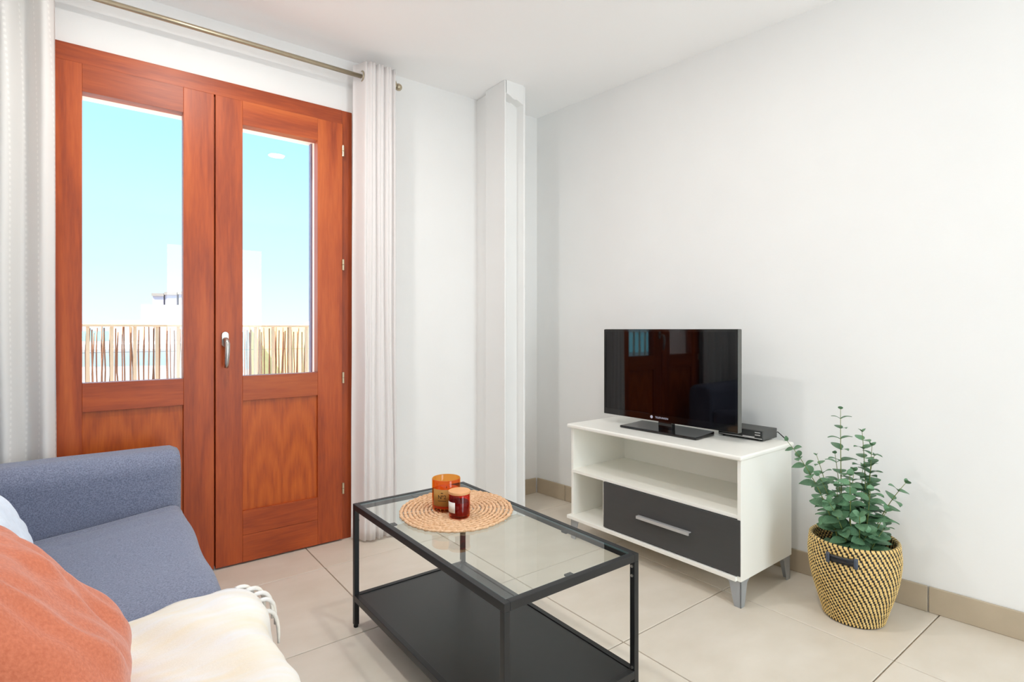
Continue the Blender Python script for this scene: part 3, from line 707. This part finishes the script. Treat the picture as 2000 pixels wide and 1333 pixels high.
# ------------------------------------------------------------------ eucalyptus
pl = thing('eucalyptus_plant', 'green eucalyptus plant with round leaves standing in the woven basket', 'plant', (BX, BY, 0.17))
MB().lathe([(0.0005, 0.0), (0.060, 0.0), (0.078, 0.10), (0.080, 0.105), (0.074, 0.105), (0.072, 0.085), (0.0005, 0.085)], 40, (0, 0, -0.10)).build('inner_pot', M['leather'], pl, smooth=False)
MB().lathe([(0.0005, -0.010), (0.03, -0.012), (0.0715, -0.016)], 30).build('soil', M['soil'], pl)
def leaf_mesh():
    vs = []; fs = []; N = 7
    for i in range(N + 1):
        t = i / N; wd = 0.42 * math.sin(PI * (t ** 0.8)) ** 0.75 * (1.0 if 0 < t < 1 else 0)
        z = 0.10 * math.sin(t * PI) - 0.08 * t * t
        for s in (-1, -0.5, 0, 0.5, 1): vs.append((t, s * wd, z - 0.06 * (1 - abs(s)) + 0.03))
    for i in range(N):
        for k in range(4): fs.append((i * 5 + k, (i + 1) * 5 + k, (i + 1) * 5 + k + 1, i * 5 + k + 1))
    me = bpy.data.meshes.new('leaf'); me.from_pydata(vs, [], fs); me.materials.append(M['leaf'])
    me.polygons.foreach_set('use_smooth', [True] * len(fs)); me.update(); return me
LEAF = leaf_mesh()
TIPS = [((2.311, 0.911, 0.789), 9, 0.026, 0.062), ((2.344, 0.848, 0.706), 9, 0.030, 0.066), ((2.066, 0.998, 0.682), 9, 0.028, 0.055),
        ((2.268, 0.981, 0.603), 7, 0.022, 0.055), ((2.390, 0.823, 0.613), 8, 0.024, 0.058), ((2.420, 0.730, 0.523), 6, 0.034, 0.060),
        ((2.350, 0.947, 0.604), 7, 0.028, 0.060), ((2.351, 0.817, 0.657), 8, 0.030, 0.062), ((2.197, 0.835, 0.565), 6, 0.036, 0.064),
        ((2.279, 0.797, 0.503), 5, 0.040, 0.066), ((2.150, 0.886, 0.463), 5, 0.040, 0.060), ((2.350, 0.770, 0.420), 4, 0.044, 0.064),
        ((2.190, 0.800, 0.430), 4, 0.044, 0.062), ((2.160, 0.926, 0.552), 6, 0.032, 0.058), ((2.420, 0.873, 0.558), 6, 0.030, 0.056),
        ((2.300, 0.860, 0.560), 6, 0.038, 0.062), ((2.250, 0.900, 0.500), 5, 0.040, 0.062), ((2.300, 0.760, 0.370), 3, 0.048, 0.062), ((2.240, 0.790, 0.36), 3, 0.046, 0.060)]
rl = random.Random(5)
for q, (tip, npair, s_top, s_bot) in enumerate(TIPS):
    T = Vector(tip) - Vector((BX, BY, 0.17)); a = math.atan2(T.y, T.x)
    B0 = Vector((0.035 * math.cos(a + rl.uniform(-0.6, 0.6)), 0.035 * math.sin(a + rl.uniform(-0.6, 0.6)), -0.012))
    ctrl = B0 + Vector((T.x * 0.25, T.y * 0.25, T.z * 0.62))
    cur = lambda t: B0 * (1 - t) ** 2 + ctrl * 2 * t * (1 - t) + T * t * t
    pts = [cur(k / 12) for k in range(13)]
    so = MB().tube(pts, [0.0028 - 0.0019 * k / 12 for k in range(13)], 6).build('stem', M['stem'], pl, smooth=True)
    spin = rl.uniform(0, PI)
    for k in range(npair + 1):
        t = 0.30 + 0.70 * (k / npair) ** 0.92
        p = cur(min(t, 1)); d = (cur(min(t + 0.02, 1.0)) - cur(min(t + 0.02, 1.0) - 0.04)).normalized()
        sz = 1.22 * (s_bot + (s_top - s_bot) * (k / npair)); spin += PI / 2 + rl.uniform(-0.35, 0.35)
        if k == npair: sz *= 0.6
        e1 = d.orthogonal().normalized(); e2 = d.cross(e1)
        for s in (0, PI):
            out = (e1 * math.cos(spin + s) + e2 * math.sin(spin + s))
            lift = rl.uniform(0.05, 0.45) + (0.9 if k == npair else 0)
            xax = (out + d * lift).normalized(); yax = d.cross(xax).normalized(); zax = xax.cross(yax)
            sc = sz * rl.uniform(0.82, 1.12); wv = sc * rl.uniform(0.85, 1.08)
            wp = Vector((BX, BY, 0.17)) + p + xax * sc
            if wp.x > rwx(wp.y) - 0.03: continue
            Mx = Matrix(((xax.x * sc, yax.x * wv, zax.x * sc, p.x), (xax.y * sc, yax.y * wv, zax.y * sc, p.y), (xax.z * sc, yax.z * wv, zax.z * sc, p.z), (0, 0, 0, 1)))
            lo = link('leaf', LEAF, so); lo.matrix_local = Mx

# ------------------------------------------------------------------ sofa
SX1 = 0.275
so = thing('sofa', 'blue-grey fabric sofa with square arms in front of the balcony door', 'sofa', (-0.15, 1.5, 0))
def soft(name, x0, x1, y0, y1, z0, z1, bevel, seg=5, puff=0.0, par=so, seed=1, mat=None, arm=False, tilt=0.0):
    """upholstered block: fine grid box with rounded edges and a slightly crowned top"""
    cx, cy, cz = (x0 + x1) / 2, (y0 + y1) / 2, (z0 + z1) / 2; hx, hy, hz = (x1 - x0) / 2, (y1 - y0) / 2, (z1 - z0) / 2
    bm = bmesh.new(); bmesh.ops.create_cube(bm, size=2)
    bmesh.ops.subdivide_edges(bm, edges=bm.edges[:], cuts=35, use_grid_fill=True)
    for v in bm.verts:
        p = Vector((v.co.x * hx, v.co.y * hy, v.co.z * hz))
        q = Vector((max(-hx + bevel, min(hx - bevel, p.x)), max(-hy + bevel, min(hy - bevel, p.y)), max(-hz + bevel, min(hz - bevel, p.z))))
        if arm: q.x = p.x
        d = p - q
        if d.length > 1e-6: p = q + d.normalized() * min(d.length, bevel)
        if arm:
            e_x = max(0.0, (abs(p.x) - (hx - 0.03)) / 0.03)
            p.y *= 1 - 0.10 * e_x * e_x; p.z -= 0.012 * e_x * e_x * (1 if p.z > 0 else 0)
        kx = 1 - (p.x / hx) ** 4; ky = 1 - (p.y / hy) ** 4
        if p.z > 0: p.z += puff * kx * ky * (p.z / hz)
        if tilt:
            p.z -= tilt * (hx - p.x) * (0.5 + 0.5 * p.z / hz)
            if p.z > -0.01:
                yl = hy - p.y - 0.012 * math.sin(p.x * 9)
                p.z -= 0.007 * math.exp(-((yl - 0.075) / 0.016) ** 2) + 0.004 * math.exp(-((yl - 0.21) / 0.014) ** 2)
        nz = noise.noise(Vector((p.x * 4 + seed, p.y * 4, p.z * 4))) * 0.006
        p += Vector((nz, nz * 0.6, nz)) * (1 if puff else 0.4)
        v.co = p + Vector((cx + 0.15, cy - 1.5, cz))
    me = bpy.data.meshes.new(name); bm.to_mesh(me); bm.free(); me.materials.append(mat or M['sofa'])
    me.polygons.foreach_set('use_smooth', [True] * len(me.polygons))
    return link(name, me, par)
soft('base', -0.60, SX1 - 0.03, 0.05, 2.60, 0.10, 0.30, 0.025, seed=2)
soft('armrest', -0.60, SX1 + 0.0, 2.445, 2.655, 0.10, 0.634, 0.07, seed=3, arm=True)
soft('armrest', -0.60, SX1 + 0.0, 0.02, 0.22, 0.10, 0.634, 0.07, seed=4, arm=True)
soft('seat_cushion', -0.44, SX1, 1.512, 2.442, 0.30, 0.445, 0.042, puff=0.016, seed=5, tilt=0.12)
soft('seat_cushion', -0.44, SX1 + 0.005, 0.225, 1.492, 0.30, 0.440, 0.042, puff=0.016, seed=6, tilt=0.12)
soft('backrest', -0.60, -0.45, 0.21, 2.45, 0.10, 0.80, 0.05, seed=7)
soft('back_cushion', -0.47, -0.335, 1.51, 2.43, 0.44, 0.82, 0.07, puff=0.0, seed=8)
soft('back_cushion', -0.47, -0.335, 0.24, 1.49, 0.44, 0.82, 0.07, puff=0.0, seed=9)
for x in (-0.52, 0.18):
    for y in (0.12, 2.54): MB().lathe([(0.018, 0.0), (0.026, 0.11)], 16, (x + 0.15, y - 1.5, 0), cap0=True).build('leg', M['black'], so)

def pillow(name, label, cat, loc, size, thick, normal, roll, mat, seed, seam=True):
    root = thing(name, label, cat, (loc[0], loc[1], loc[2]))
    n_ = Vector(normal).normalized(); up = Vector((0, 0, 1)); yx = up.cross(n_).normalized(); zx = n_.cross(yx)
    R = Matrix((yx, zx, n_)).transposed() @ Matrix.Rotation(roll, 3, 'Z')
    m = MB(); N = 40
    for s in (1, -1):
        def fn(a, b, s=s):
            x, y = 2 * a - 1, 2 * b - 1
            ex = 1 - 0.07 * (1 - y * y); ey = 1 - 0.07 * (1 - x * x)
            t = ((1 - x ** 4) * (1 - y ** 4)) ** 0.55
            wr = 0.010 * noise.noise(Vector((x * 2.2 + seed, y * 2.2, s))) * t + 0.012 * noise.noise(Vector((x * 6 + seed, y * 2 + x * 2, s * 3))) * t
            p = R @ Vector((x * size * 0.5 * ex, y * size * 0.5 * ey, s * (thick * 0.5 * t + wr)))
            return tuple(p)
        m.grid(fn, N, N)
    o = m.build('cover', mat, root, smooth=True)
    bm = bmesh.new(); bm.from_mesh(o.data); bmesh.ops.remove_doubles(bm, verts=bm.verts, dist=0.0006); bmesh.ops.recalc_face_normals(bm, faces=bm.faces); bm.to_mesh(o.data); bm.free()
    o.data.polygons.foreach_set('use_smooth', [True] * len(o.data.polygons))
    if seam:
        pts = []
        for k in range(161):
            a = k / 40.0; sd = int(a) % 4; f = a - int(a)
            x, y = [(2 * f - 1, -1), (1, 2 * f - 1), (1 - 2 * f, 1), (-1, 1 - 2 * f)][sd]
            ex = 1 - 0.07 * (1 - y * y); ey = 1 - 0.07 * (1 - x * x)
            pts.append(R @ Vector((x * size * 0.5 * ex, y * size * 0.5 * ey, 0)))
        MB().tube(pts, 0.0035, 6, cap=False).build('piping', mat, root, smooth=True)
    return root
pillow('cushion', 'large coral pink cushion leaning on the sofa, nearest the camera', 'cushion', (-0.105, 1.13, 0.605), 0.42, 0.20, (0.76, -0.05, 0.62), 0.03, M['coral'], 3)
pillow('cushion', 'pale blue-white cushion half hidden behind the coral cushion', 'cushion', (-0.222, 1.70, 0.650), 0.40, 0.13, (0.85, 0.0, 0.50), 0.25, M['paleblue'], 8)

# ------------------------------------------------------------------ throw
th = thing('throw_blanket', 'cream throw with fringe draped over the sofa seat beside the coral cushion', 'blanket', (0.0, 1.1, 0.3))
def throw_fn(a, b):
    # a runs from the back of the seat over the front edge and down, b along the sofa
    y = 0.62 + (1.440 - 0.62 + 0.03 * math.sin(a * 5)) * b
    L = a * 0.98; xb = -0.26; xf = SX1 + 0.018; r = 0.055; top = 0.472; flat = (xf - r) - xb
    if L < flat: x, z = xb + L, top
    else:
        s = L - flat
        if s < r * PI / 2: x, z = xf - r + r * math.sin(s / r), top - r + r * math.cos(s / r)
        else: x, z = xf, top - r - (s - r * PI / 2)
    w = noise.noise(Vector((x * 2.2 + 3, y * 7.0 + z * 3, 0.3))) * 0.020 + noise.noise(Vector((x * 4, y * 12 + x * 11, 2.2))) * 0.017
    hang = max(0, (top - r - z)); sl = 0.11 * max(0, xf - x)
    if z < top - r: return (x + 0.020 + w + hang * 0.22, y + 0.03 * hang, z)
    k = max(0, (x - (xf - r)) / r)
    return (x + k * (0.020 + w), y, z + 0.006 + w * (1 - 0.6 * k) - sl)
m = MB().grid(lambda a, b: tuple(Vector(throw_fn(a, b)) - Vector((0, 1.1, 0.3))), 70, 70)
m.build('cloth', M['throw'], th, smooth=True, solid=0.005, subsurf=0)
rt = random.Random(4)
for k in range(26):
    b = k / 25 * 0.985 + 0.01
    p = Vector(throw_fn(1.0, b)) - Vector((0, 1.1, 0.3)); l_ = rt.uniform(0.055, 0.08)
    MB().tube([p, p + Vector((0.004, rt.uniform(-0.006, 0.006), -l_ * 0.5)), p + Vector((rt.uniform(-0.006, 0.008), rt.uniform(-0.012, 0.012), -l_))], [0.004, 0.0036, 0.0024], 6).build('tassel', M['throw'], th, smooth=True)
for k in range(5):                                   # fringe of the far corner falling over the seat front
    a = 0.535 + 0.019 * k
    p = Vector(throw_fn(a, 1.0)) - Vector((0, 1.1, 0.3)); l_ = rt.uniform(0.075, 0.105)
    A, B_, C_ = p, p + Vector((0.050, 0.020, 0.004)), p + Vector((0.046, 0.014 + 0.010 * (k % 2), -l_))
    MB().tube([A * (1 - t) ** 2 + B_ * 2 * t * (1 - t) + C_ * t * t for t in [q / 9 for q in range(10)]], [0.0052] * 6 + [0.005, 0.0046, 0.004, 0.003], 8).build('tassel', M['throw'], th, smooth=True)

# ------------------------------------------------------------------ balcony
tag(MB().box(-2.5, 4.0, 3.1, 4.75, -0.25, 0.0).build('terrace_slab', M['terrace']), 'sunny pink balcony floor outside the door', 'balcony', kind='structure')
RY = 4.40
rl_ = thing('balcony_railing', 'pale painted metal balcony railing outside the glass door', 'railing', (0.6, RY, 0))
MB().box(-2.4, 2.4, -0.02, 0.02, 1.118, 1.135).build('top_rail', M['rail'], rl_, bevel=0.003)
MB().box(-2.4, 2.4, -0.015, 0.015, 0.09, 0.115).build('bottom_rail', M['rail'], rl_, bevel=0.003)
for k in range(-19, 20):
    MB().box(k * 0.1235 - 0.0095, k * 0.1235 + 0.0095, -0.0095, 0.0095, 0.0 if k % 8 == 0 else 0.115, 1.118).build('baluster', M['rail'], rl_)
sc_ = thing('reed_screen', 'natural reed privacy screen tied along the balcony railing', 'screen', (0.6, RY + 0.028, 0.02))
RM = []
for q in range(5):
    rr = random.Random(q); pts = []
    for k in range(9): pts.append((rr.uniform(-0.004, 0.004) + 0.006 * math.sin(k * 0.7 + q * 2), rr.uniform(-0.002, 0.002), k / 8))
    mm = MB().tube(pts, [0.0056 - 0.0016 * k / 8 for k in range(9)], 6); o = mm.build('reed', M['reed'], sc_, smooth=True); RM.append(o.data); bpy.data.objects.remove(o)
rr = random.Random(2); x = -1.1
while x < 1.35:
    o = link('reed', RM[rr.randrange(5)], sc_, (x, rr.uniform(-0.004, 0.006), 0.0))
    o.scale = (rr.uniform(0.8, 1.25), 1.0, 1.088 + rr.uniform(-0.03, 0.022)); o.rotation_euler = (0, rr.uniform(-0.028, 0.028), rr.uniform(0, 6))
    x += rr.uniform(0.013, 0.0215)
for z in (0.2, 0.62, 0.93):
    MB().tube([(-1.1, 0.006, z), (1.35, 0.006, z)], 0.0012, 5).build('tie_wire', M['tvedge'], sc_)

# ------------------------------------------------------------------ the town beyond
tag(MB().box(-1500, 2500, 150, 4000, -9.6, -9.3).build('sea', M['sea']), 'turquoise sea at the horizon beyond the balcony', 'sea', kind='structure')
tag(MB().box(-160, 200, 8, 150, -9.2, -9.0).build('town_ground', M['town']), 'pale town ground far below the balcony', 'ground', kind='structure')
wh = thing('white_house', 'white house with three flat-capped chimneys beyond the balcony', 'building', (2.2, 20.0, -9), -0.45)
MB().box(-1.08, 0.75, 0.0, 4.0, 0.0, 10.87).build('wall', M['bld_w'], wh)
MB().box(-2.05, -1.08, 0.3, 6.0, 0.0, 10.38).build('parapet_wall', M['bld_w'], wh)
for k, (x0, x1, z) in enumerate(((-0.90, -0.55, 0.40), (-0.54, -0.17, 0.44), (-0.15, 0.45, 0.46))):
    ch = MB().box(x0 + 0.02, x1 - 0.02, 0.3, 0.9, 10.87, 10.87 + z - 0.11).build('chimney', M['chim'], wh)
    MB().box(x0, x1, 0.26, 0.94, 10.87 + z - 0.11, 10.87 + z - 0.02).build('chimney_cap', M['chimcap'], ch)
yh = thing('ochre_house', 'ochre house with a pointed grey roof turret beyond the balcony', 'building', (6.9, 21.5, -9), -0.45)
MB().box(-2.4, 3.0, 0, 6, 0, 10.2).build('wall', M['bld_y'], yh)
MB().lathe([(0.62, 10.2), (0.42, 10.38), (0.22, 10.50), (0.10, 10.62), (0.03, 10.68), (0.03, 10.74), (0.07, 10.76), (0.001, 10.80)], 8, (-0.05, 0.8, 0)).build('turret_roof', M['slate'], yh)
lh = thing('low_house', 'low white house with a flat roof, seen between the reeds of the screen', 'building', (-0.2, 14.0, -9), -0.35)
MB().box(-4.5, 1.6, 0, 3, 0, 9.70).build('wall', M['bld_w'], lh)
MB().box(-4.6, 1.7, -0.1, 3.1, 9.70, 9.80).build('roof', M['bld_w'], lh)
